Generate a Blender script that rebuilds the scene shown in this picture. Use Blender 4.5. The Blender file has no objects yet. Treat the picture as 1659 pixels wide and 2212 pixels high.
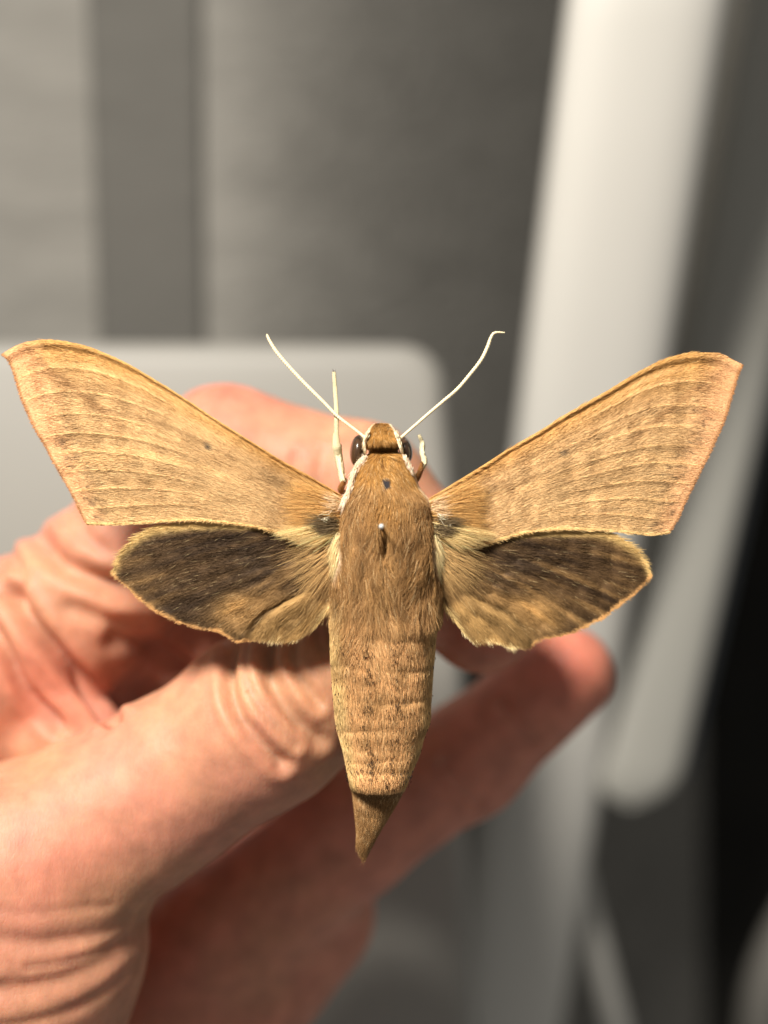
import bpy, math
import numpy as np
from mathutils import Vector

rng = np.random.default_rng(7)
scene = bpy.context.scene
COL = scene.collection

# ------------------------------------------------------------------ camera
D = 0.163                       # camera to moth, metres
S = 0.091 / 1659                # metres per plan unit at the moth's depth
cam_d = bpy.data.cameras.new('camera')
cam = bpy.data.objects.new('camera', cam_d)
COL.objects.link(cam)
cam.location = (0, -D, 0)
cam.rotation_euler = (math.radians(90), 0, 0)
cam_d.sensor_fit = 'VERTICAL'
cam_d.sensor_height = 36
cam_d.lens = 36 * D / (2212 * S)
cam_d.clip_start = 0.005
cam_d.clip_end = 20
cam_d.dof.use_dof = True
cam_d.dof.focus_distance = D - 0.002
cam_d.dof.aperture_fstop = cam_d.lens / 7.2      # 7.2 mm entrance pupil
scene.camera = cam

# ------------------------------------------------------------------ light
world = bpy.data.worlds.new('World')
scene.world = world
world.use_nodes = True
bg = world.node_tree.nodes['Background']
bg.inputs[0].default_value = (1.0, 0.97, 0.92, 1)
bg.inputs[1].default_value = 0.23


def lamp(name, loc, aim, size, power, color):
    l = bpy.data.lights.new(name, 'AREA')
    l.shape = 'DISK'
    l.size = size
    l.energy = power
    l.color = color
    o = bpy.data.objects.new(name, l)
    COL.objects.link(o)
    o.location = loc
    o.rotation_euler = (Vector(aim) - Vector(loc)).to_track_quat('-Z', 'Y').to_euler()
    return o


lamp('desk_lamp', (-0.122, -0.215, 0.205), (0, 0.02, 0), 0.09, 2.95, (1.0, 0.945, 0.865))

vs = scene.view_settings
vs.view_transform = 'Standard'
vs.look = 'None'
vs.exposure = 0
vs.gamma = 1
vs.use_curve_mapping = False
scene.cycles.use_denoising = True
scene.cycles.use_adaptive_sampling = True
scene.cycles.adaptive_threshold = 0.01
scene.cycles.max_bounces = 8
scene.cycles_curves.shape = 'RIBBONS'
scene.render.hair_subdiv = 2


# ------------------------------------------------------------------ helpers
def W(px, py, y=0.0):
    """plan units (1659 x 2212, at depth y metres behind the moth) -> world"""
    k = S * (D + y) / D
    return np.stack(np.broadcast_arrays((np.asarray(px, float) - 829.5) * k, np.asarray(y, float),
                                        (1106 - np.asarray(py, float)) * k), -1)


def lin(c):
    c = np.asarray(c, float) / 255
    return np.where(c <= 0.04045, c / 12.92, ((c + 0.055) / 1.055) ** 2.4)


def mesh_obj(name, verts, faces, mat, parent=None, smooth=True, col=None):
    me = bpy.data.meshes.new(name)
    verts = np.asarray(verts, np.float32)
    if isinstance(faces, np.ndarray):
        n, k = faces.shape
        me.vertices.add(len(verts))
        me.vertices.foreach_set('co', verts.ravel())
        me.loops.add(n * k)
        me.loops.foreach_set('vertex_index', faces.ravel().astype(np.int32))
        me.polygons.add(n)
        me.polygons.foreach_set('loop_start', (np.arange(n) * k).astype(np.int32))
        me.update(calc_edges=True)
        me.validate()
    else:
        me.from_pydata(verts.tolist(), [], faces)
    if smooth:
        me.polygons.foreach_set('use_smooth', np.ones(len(me.polygons), bool))
    if col is not None:
        a = me.color_attributes.new('Col', 'FLOAT_COLOR', 'POINT')
        rgba = np.ones((len(verts), 4), np.float32)
        rgba[:, :3] = col
        a.data.foreach_set('color', rgba.ravel())
    me.update()
    if mat:
        me.materials.append(mat)
    o = bpy.data.objects.new(name, me)
    COL.objects.link(o)
    if parent:
        o.parent = parent
        o.matrix_parent_inverse = parent.matrix_world.inverted()
    return o


def hair_obj(name, pos, rad, col, mat, parent):
    """pos (n,k,3)  rad (n,k)  col (n,3)"""
    n, k = pos.shape[:2]
    h = bpy.data.hair_curves.new(name)
    h.add_curves([k] * n)
    h.attributes['position'].data.foreach_set('vector', pos.astype(np.float32).ravel())
    r = h.attributes.get('radius') or h.attributes.new('radius', 'FLOAT', 'POINT')
    r.data.foreach_set('value', rad.astype(np.float32).ravel())
    c = h.attributes.new('Col', 'FLOAT_COLOR', 'POINT')
    rgba = np.ones((n, k, 4), np.float32)
    rgba[..., :3] = np.clip(col, 0, 1)[:, None, :]
    c.data.foreach_set('color', rgba.ravel())
    h.materials.append(mat)
    o = bpy.data.objects.new(name, h)
    COL.objects.link(o)
    o.parent = parent
    o.matrix_parent_inverse = parent.matrix_world.inverted()
    o['kind'] = 'stuff'
    return o


def empty(name, loc):
    o = bpy.data.objects.new(name, None)
    o.empty_display_size = 0.01
    o.location = loc
    COL.objects.link(o)
    bpy.context.view_layer.update()
    return o


def tag(o, label=None, cat=None, kind=None, group=None):
    if label: o['label'] = label
    if cat: o['category'] = cat
    if kind: o['kind'] = kind
    if group: o['group'] = group
    return o


def interp(x, xs, ys):
    """smooth (monotone cubic-ish) interpolation"""
    xs = np.asarray(xs, float); ys = np.asarray(ys, float)
    m = np.gradient(ys, xs)
    d = np.diff(ys) / np.diff(xs)
    for i in range(len(d)):
        if d[i] == 0:
            m[i] = m[i + 1] = 0
    i = np.clip(np.searchsorted(xs, x) - 1, 0, len(xs) - 2)
    h = xs[i + 1] - xs[i]
    t = np.clip((x - xs[i]) / h, 0, 1)
    return ((2 * t**3 - 3 * t**2 + 1) * ys[i] + (t**3 - 2 * t**2 + t) * h * m[i]
            + (-2 * t**3 + 3 * t**2) * ys[i + 1] + (t**3 - t**2) * h * m[i + 1])


def resample(pts, n, smooth=True):
    p = np.asarray(pts, float)
    if smooth and len(p) > 2:
        q = [p[0]]
        ext = np.vstack([2 * p[0] - p[1], p, 2 * p[-1] - p[-2]])
        for i in range(1, len(ext) - 2):
            a, b, c, d = ext[i - 1], ext[i], ext[i + 1], ext[i + 2]
            for t in np.linspace(0, 1, 9)[1:]:
                q.append(0.5 * (2 * b + (c - a) * t + (2 * a - 5 * b + 4 * c - d) * t * t + (3 * b - a - 3 * c + d) * t**3))
        p = np.array(q)
    s = np.concatenate([[0], np.cumsum(np.linalg.norm(np.diff(p, axis=0), axis=1))])
    t = np.linspace(0, s[-1], n)
    return np.stack([np.interp(t, s, p[:, j]) for j in range(p.shape[1])], -1)


_perm = rng.random((256, 256))


def noise2(x, y, seed=0):
    x = np.asarray(x, float) + seed * 17.31
    y = np.asarray(y, float) + seed * 9.77
    xi = np.floor(x).astype(int); yi = np.floor(y).astype(int)
    fx = x - xi; fy = y - yi
    fx = fx * fx * (3 - 2 * fx); fy = fy * fy * (3 - 2 * fy)
    g = lambda a, b: _perm[a & 255, b & 255]
    return ((g(xi, yi) * (1 - fx) + g(xi + 1, yi) * fx) * (1 - fy)
            + (g(xi, yi + 1) * (1 - fx) + g(xi + 1, yi + 1) * fx) * fy) * 2 - 1


def sst(a, b, x):
    t = np.clip((x - a) / (b - a), 0, 1)
    return t * t * (3 - 2 * t)


def mix(a, b, f):
    f = np.asarray(f)[..., None]
    return a * (1 - f) + b * f


def grid_faces(nu, nv, off=0, flip=False, wrap=False):
    i, j = np.meshgrid(np.arange(nu - 1), np.arange(nv if wrap else nv - 1), indexing='ij')
    i = i.ravel(); j = j.ravel(); j2 = (j + 1) % nv
    f = np.stack([i * nv + j, (i + 1) * nv + j, (i + 1) * nv + j2, i * nv + j2], -1) + off
    return f[:, ::-1] if flip else f


def tube(path, rad, n=14):
    path = np.asarray(path, float); rad = np.asarray(rad, float)
    t = np.gradient(path, axis=0)
    t /= np.linalg.norm(t, axis=1)[:, None]
    a = np.cross(t, [0.13, 0.92, 0.21]); a /= np.linalg.norm(a, axis=1)[:, None]
    b = np.cross(t, a)
    th = np.linspace(0, 2 * np.pi, n, endpoint=False)
    v = path[:, None] + rad[:, None, None] * (np.cos(th)[None, :, None] * a[:, None] + np.sin(th)[None, :, None] * b[:, None])
    m = len(path)
    f = [list(q) for q in grid_faces(m, n, wrap=True)]
    f.append(list(range(n))[::-1]); f.append([(m - 1) * n + i for i in range(n)])
    return v.reshape(-1, 3), f


# ------------------------------------------------------------------ materials
def new_mat(name):
    m = bpy.data.materials.new(name)
    m.use_nodes = True
    nt = m.node_tree
    return m, nt, nt.nodes['Principled BSDF']


def N(nt, typ, **kw):
    n = nt.nodes.new(typ)
    for k, v in kw.items():
        if k == 'inp':
            for a, b in v.items():
                n.inputs[a].default_value = b
        else:
            setattr(n, k, v)
    return n


def attr_mat(name, rough=0.6, spec=0.25, sheen=0.0, nscale=9000, namp=0.25, bump=0.0, gain=1.0):
    m, nt, b = new_mat(name)
    a = N(nt, 'ShaderNodeAttribute', attribute_name='Col')
    tc = N(nt, 'ShaderNodeTexCoord')
    nz = N(nt, 'ShaderNodeTexNoise', inp={'Scale': nscale, 'Detail': 3.0})
    nt.links.new(tc.outputs['Object'], nz.inputs['Vector'])
    mr = N(nt, 'ShaderNodeMapRange', inp={'From Min': 0.25, 'From Max': 0.75, 'To Min': gain * (1 - namp), 'To Max': gain * (1 + namp)})
    nt.links.new(nz.outputs['Fac'], mr.inputs['Value'])
    mx = N(nt, 'ShaderNodeVectorMath', operation='SCALE')
    nt.links.new(a.outputs['Color'], mx.inputs[0])
    nt.links.new(mr.outputs['Result'], mx.inputs['Scale'])
    nt.links.new(mx.outputs[0], b.inputs['Base Color'])
    b.inputs['Roughness'].default_value = rough
    b.inputs['Specular IOR Level'].default_value = spec
    b.inputs['Sheen Weight'].default_value = sheen
    if bump:
        bp = N(nt, 'ShaderNodeBump', inp={'Strength': bump, 'Distance': 0.0001})
        nt.links.new(nz.outputs['Fac'], bp.inputs['Height'])
        nt.links.new(bp.outputs['Normal'], b.inputs['Normal'])
    return m


def plain_mat(name, color, rough=0.5, spec=0.4, nscale=60, namp=0.06, bump=0.0, bscale=900, coat=0.0, metallic=0.0, stretch=(1, 1, 1)):
    m, nt, b = new_mat(name)
    tc = N(nt, 'ShaderNodeTexCoord')
    mp = N(nt, 'ShaderNodeMapping'); mp.inputs['Scale'].default_value = stretch
    nt.links.new(tc.outputs['Object'], mp.inputs['Vector'])
    nz = N(nt, 'ShaderNodeTexNoise', inp={'Scale': nscale, 'Detail': 4.0})
    nt.links.new(mp.outputs[0], nz.inputs['Vector'])
    mr = N(nt, 'ShaderNodeMapRange', inp={'From Min': 0.25, 'From Max': 0.75, 'To Min': 1 - namp, 'To Max': 1 + namp})
    nt.links.new(nz.outputs['Fac'], mr.inputs['Value'])
    mx = N(nt, 'ShaderNodeVectorMath', operation='SCALE')
    mx.inputs[0].default_value = tuple(color)
    nt.links.new(mr.outputs['Result'], mx.inputs['Scale'])
    nt.links.new(mx.outputs[0], b.inputs['Base Color'])
    b.inputs['Roughness'].default_value = rough
    b.inputs['Specular IOR Level'].default_value = spec
    b.inputs['Coat Weight'].default_value = coat
    b.inputs['Metallic'].default_value = metallic
    if bump:
        n2 = N(nt, 'ShaderNodeTexNoise', inp={'Scale': bscale, 'Detail': 3.0})
        nt.links.new(mp.outputs[0], n2.inputs['Vector'])
        bp = N(nt, 'ShaderNodeBump', inp={'Strength': bump, 'Distance': 0.001})
        nt.links.new(n2.outputs['Fac'], bp.inputs['Height'])
        nt.links.new(bp.outputs['Normal'], b.inputs['Normal'])
    return m


def skin_mat():
    m, nt, b = new_mat('skin')
    L = nt.links.new
    tc = N(nt, 'ShaderNodeTexCoord')
    at = N(nt, 'ShaderNodeAttribute', attribute_name='Col')
    blot = N(nt, 'ShaderNodeTexNoise', inp={'Scale': 260.0, 'Detail': 4.0, 'Roughness': 0.6})
    L(tc.outputs['Object'], blot.inputs['Vector'])
    mr = N(nt, 'ShaderNodeMapRange', inp={'From Min': 0.3, 'From Max': 0.7, 'To Min': 0.8, 'To Max': 1.16})
    L(blot.outputs['Fac'], mr.inputs['Value'])
    sc = N(nt, 'ShaderNodeVectorMath', operation='SCALE')
    L(at.outputs['Color'], sc.inputs[0]); L(mr.outputs['Result'], sc.inputs['Scale'])
    L(sc.outputs[0], b.inputs['Base Color'])
    b.inputs['Roughness'].default_value = 0.53
    b.inputs['Specular IOR Level'].default_value = 0.3
    b.inputs['Subsurface Weight'].default_value = 0.55
    b.inputs['Subsurface Radius'].default_value = (1.0, 0.32, 0.16)
    b.inputs['Subsurface Scale'].default_value = 0.0035
    # skin lines: cells, and fine lines running across the thumb
    mp = N(nt, 'ShaderNodeMapping'); mp.inputs['Rotation'].default_value = (0, math.radians(35), 0)
    mp.inputs['Scale'].default_value = (2.4, 1, 0.8)
    L(tc.outputs['Object'], mp.inputs['Vector'])
    vor = N(nt, 'ShaderNodeTexVoronoi', feature='DISTANCE_TO_EDGE', inp={'Scale': 900.0})
    wob = N(nt, 'ShaderNodeTexNoise', inp={'Scale': 500.0, 'Detail': 2.0})
    L(tc.outputs['Object'], wob.inputs['Vector'])
    add = N(nt, 'ShaderNodeVectorMath', operation='MULTIPLY_ADD')
    L(wob.outputs['Color'], add.inputs[0]); add.inputs[1].default_value = (0.0012,) * 3
    L(mp.outputs[0], add.inputs[2]); L(add.outputs[0], vor.inputs['Vector'])
    cl = N(nt, 'ShaderNodeMapRange', inp={'From Min': 0.0, 'From Max': 0.12})
    L(vor.outputs['Distance'], cl.inputs['Value'])
    n2 = N(nt, 'ShaderNodeTexNoise', inp={'Scale': 420.0, 'Detail': 5.0, 'Roughness': 0.6})
    L(mp.outputs[0], n2.inputs['Vector'])
    mth = N(nt, 'ShaderNodeMath', operation='MULTIPLY_ADD', inp={1: 0.16})
    L(cl.outputs['Result'], mth.inputs[0]); L(n2.outputs['Fac'], mth.inputs[2])
    bp = N(nt, 'ShaderNodeBump', inp={'Strength': 0.5, 'Distance': 0.00018})
    L(mth.outputs[0], bp.inputs['Height'])
    L(bp.outputs['Normal'], b.inputs['Normal'])
    return m


M_wing = attr_mat('wing_scales', rough=0.65, spec=0.2, nscale=7000, namp=0.22, bump=0.5)
M_fur = attr_mat('fur_hair', rough=0.6, spec=0.18, namp=0.0, gain=1.0)
M_body = attr_mat('body_underfur', rough=0.8, spec=0.1, nscale=6000, namp=0.35, bump=0.8)
M_eye = plain_mat('compound_eye', lin((66, 46, 30)), rough=0.22, spec=0.5, nscale=800, namp=0.3, bump=0.05, bscale=9000, coat=0.3)
M_ant = plain_mat('antenna_cream', lin((236, 218, 178)), rough=0.55, nscale=4000, namp=0.12, bump=0.3, bscale=12000)
M_leg = plain_mat('leg_cream', lin((232, 216, 170)), rough=0.6, nscale=3000, namp=0.15, bump=0.6, bscale=9000)
M_legb = plain_mat('leg_brown', lin((150, 100, 45)), rough=0.6, nscale=3000, namp=0.25, bump=0.6, bscale=9000)
M_pin = plain_mat('pin_steel', (0.12, 0.11, 0.10), rough=0.35, metallic=0.6)
M_pinh = plain_mat('pin_head_white', (0.55, 0.56, 0.53), rough=0.35)
M_skin = skin_mat()
M_nail = plain_mat('fingernail', lin((225, 180, 165)), rough=0.25, coat=0.3)
M_wall = plain_mat('woven_wall_cloth', (0.178, 0.170, 0.152), rough=0.9, spec=0.1, nscale=55, namp=0.13, bump=0.9, bscale=200, stretch=(0.8, 1, 2.2))
M_strip = plain_mat('woven_dark_band', (0.092, 0.088, 0.079), rough=0.9, spec=0.1, nscale=90, namp=0.05, bump=0.5, bscale=330, stretch=(0.8, 1, 2.2))
M_white = plain_mat('white_painted_metal', (0.58, 0.562, 0.515), rough=0.5, nscale=20, namp=0.02)
M_box = plain_mat('white_plastic', (0.265, 0.255, 0.228), rough=0.5, nscale=25, namp=0.03)
M_bar = plain_mat('pale_plastic_bar', (0.34, 0.332, 0.298), rough=0.4, nscale=25, namp=0.03)
M_dark = plain_mat('recess_dark', (0.014, 0.013, 0.011), rough=0.8, spec=0.15, nscale=30, namp=0.25)  # darkness of the recess put in as a near-black colour
M_rail = plain_mat('dull_rail', (0.19, 0.18, 0.16), rough=0.5, nscale=30, namp=0.1)
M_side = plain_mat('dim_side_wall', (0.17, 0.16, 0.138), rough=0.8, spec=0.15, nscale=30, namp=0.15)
M_blue = plain_mat('smoked_trim', (0.09, 0.10, 0.11), rough=0.3, nscale=40, namp=0.1)

# ================================================================== SETTING
def lean_sheet(name, cols, mat, rows=40, parent=None, y_top=-260, y_bot=2600, thick=0.004):
    """upright sheet whose columns lean; cols = [(x at 0, x at 2212, depth)]"""
    c = np.array(cols, float)
    py = np.linspace(y_top, y_bot, rows)
    f = py / 2212
    px = c[None, :, 0] * (1 - f[:, None]) + c[None, :, 1] * f[:, None]
    v = W(px, np.broadcast_to(py[:, None], px.shape), np.broadcast_to(c[None, :, 2], px.shape))
    n = len(c)
    back = v + np.array([0, thick, 0])
    V = np.vstack([v.reshape(-1, 3), back.reshape(-1, 3)])
    F = [list(q) for q in grid_faces(rows, n)] + [list(q) for q in grid_faces(rows, n, off=rows * n, flip=True)]
    K = rows * n
    for i in range(rows - 1):
        F.append([i * n, i * n + K, (i + 1) * n + K, (i + 1) * n])
        e = n - 1
        F.append([i * n + e, (i + 1) * n + e, (i + 1) * n + e + K, i * n + e + K])
    for j in range(n - 1):
        F.append([j, j + 1, j + 1 + K, j + K])
        r = (rows - 1) * n
        F.append([r + j, r + j + K, r + j + 1 + K, r + j + 1])
    return mesh_obj(name, V, F, mat, parent)


# wall of woven cloth, bowing away towards the right
xs = np.linspace(-500, 1560, 42)
cols = []
for x in xs:
    t = max(0.0, (x - 470) / 900)
    cols.append((x, x * 0.96 + 70, 0.130 + 0.135 * t ** 1.6))
wall = tag(lean_sheet('wall', cols, M_wall), 'grey woven cloth wall behind the hand', kind='structure')
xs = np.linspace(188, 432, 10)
strip = lean_sheet('wall_dark_band', [(x, 265 + (x - 188) * 0.78 + 0, 0.1285) for x in xs], M_strip, parent=wall, thick=0.0012)  # darker upright band over the left part of the wall

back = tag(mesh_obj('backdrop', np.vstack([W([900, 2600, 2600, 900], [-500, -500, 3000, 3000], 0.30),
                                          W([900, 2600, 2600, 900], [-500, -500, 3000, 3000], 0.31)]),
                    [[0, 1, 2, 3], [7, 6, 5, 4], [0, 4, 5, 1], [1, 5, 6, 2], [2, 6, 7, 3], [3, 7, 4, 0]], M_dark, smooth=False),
           'sheet coloured near black as the shaded recess behind the white post', kind='structure')

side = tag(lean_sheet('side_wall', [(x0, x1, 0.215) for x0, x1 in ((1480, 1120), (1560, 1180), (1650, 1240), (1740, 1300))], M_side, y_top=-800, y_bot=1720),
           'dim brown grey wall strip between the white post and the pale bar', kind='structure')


def rounded_slab(name, outline, y0, thick, bevel, mat):
    """slab with a rounded front edge from an outline (plan units at depth y0)"""
    p = W(outline[:, 0], outline[:, 1], y0)
    c = p.mean(0)
    nrm = np.zeros_like(p)
    d = np.roll(p, -1, 0) - np.roll(p, 1, 0)
    nrm[:, 0] = d[:, 2]; nrm[:, 2] = -d[:, 0]
    nrm /= np.linalg.norm(nrm, axis=1)[:, None]
    if ((p - c) * nrm).sum() < 0:
        nrm = -nrm
    rings = []
    for a in np.linspace(0, np.pi / 2, 7):
        rings.append(p - nrm * bevel * (1 - math.sin(a)) + np.array([0, bevel * (1 - math.cos(a)), 0]))
    rings.append(p + np.array([0, thick, 0]))
    V = np.vstack(rings); n = len(p); m = len(rings)
    F = [list(q) for q in grid_faces(m, n, wrap=True)]
    F.append(list(range(n))); F.append([(m - 1) * n + i for i in range(n)][::-1])
    return mesh_obj(name, V, F, mat)


def arc(cx, cy, r, a0, a1, n=10):
    t = np.radians(np.linspace(a0, a1, n))
    return np.stack([cx + r * np.cos(t), cy - r * np.sin(t)], -1)


out = np.vstack([arc(-300, 830, 95, 180, 90), arc(868, 835, 95, 90, -6, 14), [[1000, 1300], [1030, 2500], [-395, 2500]]])
tag(rounded_slab('plastic_panel', resample(np.vstack([out, out[:1]]), 160, smooth=False)[:-1], 0.102, 0.020, 0.004, M_box),
    'pale grey plastic panel with rounded upper corner behind the hand', 'panel')


def lean_post(name, cl, hw, dep, bulge, mat, n=22, rows=60, end=None, back=0.012):
    """upright post: centre line / half width / depth along py; rounded front"""
    py = np.linspace(cl[0][0], cl[-1][0], rows)
    cx = np.interp(py, [c[0] for c in cl], [c[1] for c in cl])
    h = np.interp(py, [c[0] for c in hw], [c[1] for c in hw])
    if end:
        h = h * np.sqrt(np.clip(1 - np.clip((py - (end - h)) / h, 0, 0.9999) ** 2, 1e-4, 1))
    y = np.interp(py, [c[0] for c in dep], [c[1] for c in dep])
    th = np.linspace(0, 2 * np.pi, n, endpoint=False)
    V = []
    for i in range(rows):
        q = abs(np.cos(th)) ** 0.75 * np.sign(np.cos(th))
        fr = np.abs(np.sin(th)) ** 0.8 * np.sign(np.sin(th))
        k = S * (D + y[i]) / D
        b = bulge * (h[i] / h.max())
        V.append(np.stack([(cx[i] + q * h[i] - 829.5) * k, y[i] - fr * b, np.full(n, (1106 - py[i]) * k)], -1))
    V = np.vstack(V)
    F = [list(q) for q in grid_faces(rows, n, wrap=True)]
    F.append(list(range(n))[::-1]); F.append([(rows - 1) * n + i for i in range(n)])
    return mesh_obj(name, V, F, mat)


tag(lean_post('white_post', [(-1200, 1567), (0, 1398), (2600, 1034)], [(-1200, 198), (0, 173), (1700, 136), (2600, 118)],
              [(-1200, 0.09), (0, 0.115), (900, 0.148), (1700, 0.178), (2600, 0.205)], 0.012, M_white, n=40),
    'broad white post leaning at the right, bright at its top', 'post')
tag(lean_post('rounded_bar', [(-300, 1830), (0, 1755), (700, 1585), (1742, 1362)], [(-300, 170), (0, 145), (700, 102), (1742, 92)], [(-300, 0.19), (1742, 0.175)], 0.009, M_bar,
              n=32, rows=120, end=1742),
    'pale bar with a rounded lower end beside the white post', 'bar')
tag(lean_post('trim_strip', [(-300, 2000), (600, 1700), (1690, 1455)], [(-300, 30), (1690, 26)], [(-300, 0.225), (1690, 0.215)], 0.006, M_blue,
              n=20, rows=60, end=1690),
    'thin dark blue grey strip along the right of the pale bar', 'trim')
tag(lean_post('thin_rod', [(1770, 1222), (1900, 1252), (2600, 1430)], [(1770, 24), (2600, 30)], [(1770, 0.205), (2600, 0.19)], 0.004, M_white,
              n=20, rows=30),
    'thin pale rod slanting down below the rounded bar', 'rod')
p = resample([(1820, 1840), (1720, 1980), (1655, 2130), (1635, 2300), (1625, 2500)], 40)
v, f = tube(W(p[:, 0], p[:, 1], 0.23), np.full(40, 0.0058), 18)
tag(mesh_obj('curved_rail', v, f, M_rail), 'pale curved rail at the lower right corner', 'rail')

# ================================================================== HAND
GV = 0.00055
lo = np.array([-0.092, -0.016, -0.118]); hi = np.array([0.046, 0.076, 0.030])
nn = np.ceil((hi - lo) / GV).astype(int)
gx = (lo[0] + GV * np.arange(nn[0])).astype(np.float32)[:, None, None]
gy = (lo[1] + GV * np.arange(nn[1])).astype(np.float32)[None, :, None]
gz = (lo[2] + GV * np.arange(nn[2])).astype(np.float32)[None, None, :]


def cone_sdf(a, b, ra, rb):
    a = a.astype(np.float32); b = b.astype(np.float32)
    d = b - a
    L2 = float(d @ d)
    t = ((gx - a[0]) * d[0] + (gy - a[1]) * d[1] + (gz - a[2]) * d[2]) / L2
    np.clip(t, 0, 1, out=t)
    q = (gx - a[0] - t * d[0]) ** 2
    q += (gy - a[1] - t * d[1]) ** 2
    q += (gz - a[2] - t * d[2]) ** 2
    np.sqrt(q, out=q)
    q -= ra + (rb - ra) * t
    return q


def smin(a, b, k):
    h = np.clip(0.5 + 0.5 * (b - a) / k, 0, 1)
    return b * (1 - h) + a * h - k * h * (1 - h)


def chain(pts, k=0.004):
    f = None
    for (x0, y0, d0, r0), (x1, y1, d1, r1) in zip(pts[:-1], pts[1:]):
        g = cone_sdf(W(x0, y0, d0 / 1000), W(x1, y1, d1 / 1000), r0 / 1000, r1 / 1000)
        f = g if f is None else smin(f, g, k)
    return f


thumb = chain([(-40, 2420, 16, 15.5), (50, 2035, 15, 15.4), (10, 1915, 14, 15.0), (345, 1705, 14.5, 10.6), (565, 1560, 13.5, 10.8), (700, 1462, 14.5, 9.9), (805, 1335, 18, 8.0)], 0.003)
index = chain([(-160, 1560, 32, 13), (150, 1330, 32, 11.3), (488, 985, 28, 9.4), (780, 1052, 25, 8.4), (1038, 1335, 23, 7.6)], 0.003)
middle = chain([(-160, 1640, 40, 13), (180, 1400, 42, 10), (430, 1370, 43, 9.4), (620, 1450, 44, 8.6), (760, 1580, 44, 7.6)], 0.003)
ring = chain([(250, 2200, 48, 12), (480, 2015, 44, 10.2), (740, 1802, 43, 9.8), (1010, 1640, 42, 8.2), (1222, 1456, 43, 7.3)], 0.003)
little = chain([(60, 2480, 46, 15), (430, 2200, 50, 14), (632, 1965, 53, 13.0)], 0.003)
palm = chain([(-330, 1650, 45, 22), (-250, 2150, 46, 24), (-100, 2500, 44, 24)], 0.01)
web = chain([(-130, 1230, 31, 7), (0, 1335, 29, 5.2), (85, 1440, 27, 4.6), (200, 1600, 27, 5.2)], 0.003)
web2 = chain([(-220, 1540, 34, 10), (0, 1570, 30, 6.0), (200, 1640, 27, 6)], 0.003)
web = smin(web, web2, 0.0012)
hand = smin(palm, thumb, 0.006)
hand = smin(hand, index, 0.0035)
hand = smin(hand, middle, 0.003)
hand = smin(hand, ring, 0.003)
hand = smin(hand, little, 0.004)
hand = smin(hand, web, 0.0012)
hand = np.minimum(hand, 0.004)

import openvdb
g = openvdb.FloatGrid(0.004)
g.copyFromArray(np.ascontiguousarray(hand), tolerance=0)
hp, hq = g.convertToQuads(isovalue=0.0)
hp = np.asarray(hp) * GV + lo
hq = np.asarray(hq)
del hand, thumb, index, middle, ring, little, palm, web, web2


def vnormals(P, Q):
    n = np.cross(P[Q[:, 2]] - P[Q[:, 0]], P[Q[:, 3]] - P[Q[:, 1]])
    out = np.zeros_like(P)
    for i in range(4):
        np.add.at(out, Q[:, i], n)
    return out / np.maximum(np.linalg.norm(out, axis=1), 1e-12)[:, None]


def laplace(P, Q, it):
    e = np.vstack([Q[:, [0, 1]], Q[:, [1, 2]], Q[:, [2, 3]], Q[:, [3, 0]]])
    cnt = np.bincount(e.ravel(), minlength=len(P)).astype(float)[:, None]
    for _ in range(it):
        a = np.stack([np.bincount(e[:, 0], P[e[:, 1], j], len(P)) + np.bincount(e[:, 1], P[e[:, 0], j], len(P)) for j in range(3)], -1)
        P = P * 0.4 + 0.6 * a / np.maximum(cnt, 1)
    return P


hp = laplace(hp, hq, 4)
hn = vnormals(hp, hq)
if hn[hp[:, 1].argmin(), 1] > 0:
    hq = hq[:, ::-1]
    hn = -hn
hx = hp[:, 0] / (S * (D + hp[:, 1]) / D) + 829.5
hz = 1106 - hp[:, 2] / (S * (D + hp[:, 1]) / D)


def pdist(px, py, pts):
    pts = resample(pts, 60)
    d = np.full(len(px), 1e9)
    for a, b in zip(pts[:-1], pts[1:]):
        e = b - a
        t = np.clip(((px - a[0]) * e[0] + (py - a[1]) * e[1]) / (e @ e), 0, 1)
        np.minimum(d, np.hypot(px - a[0] - t * e[0], py - a[1] - t * e[1]), out=d)
    return d


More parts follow.
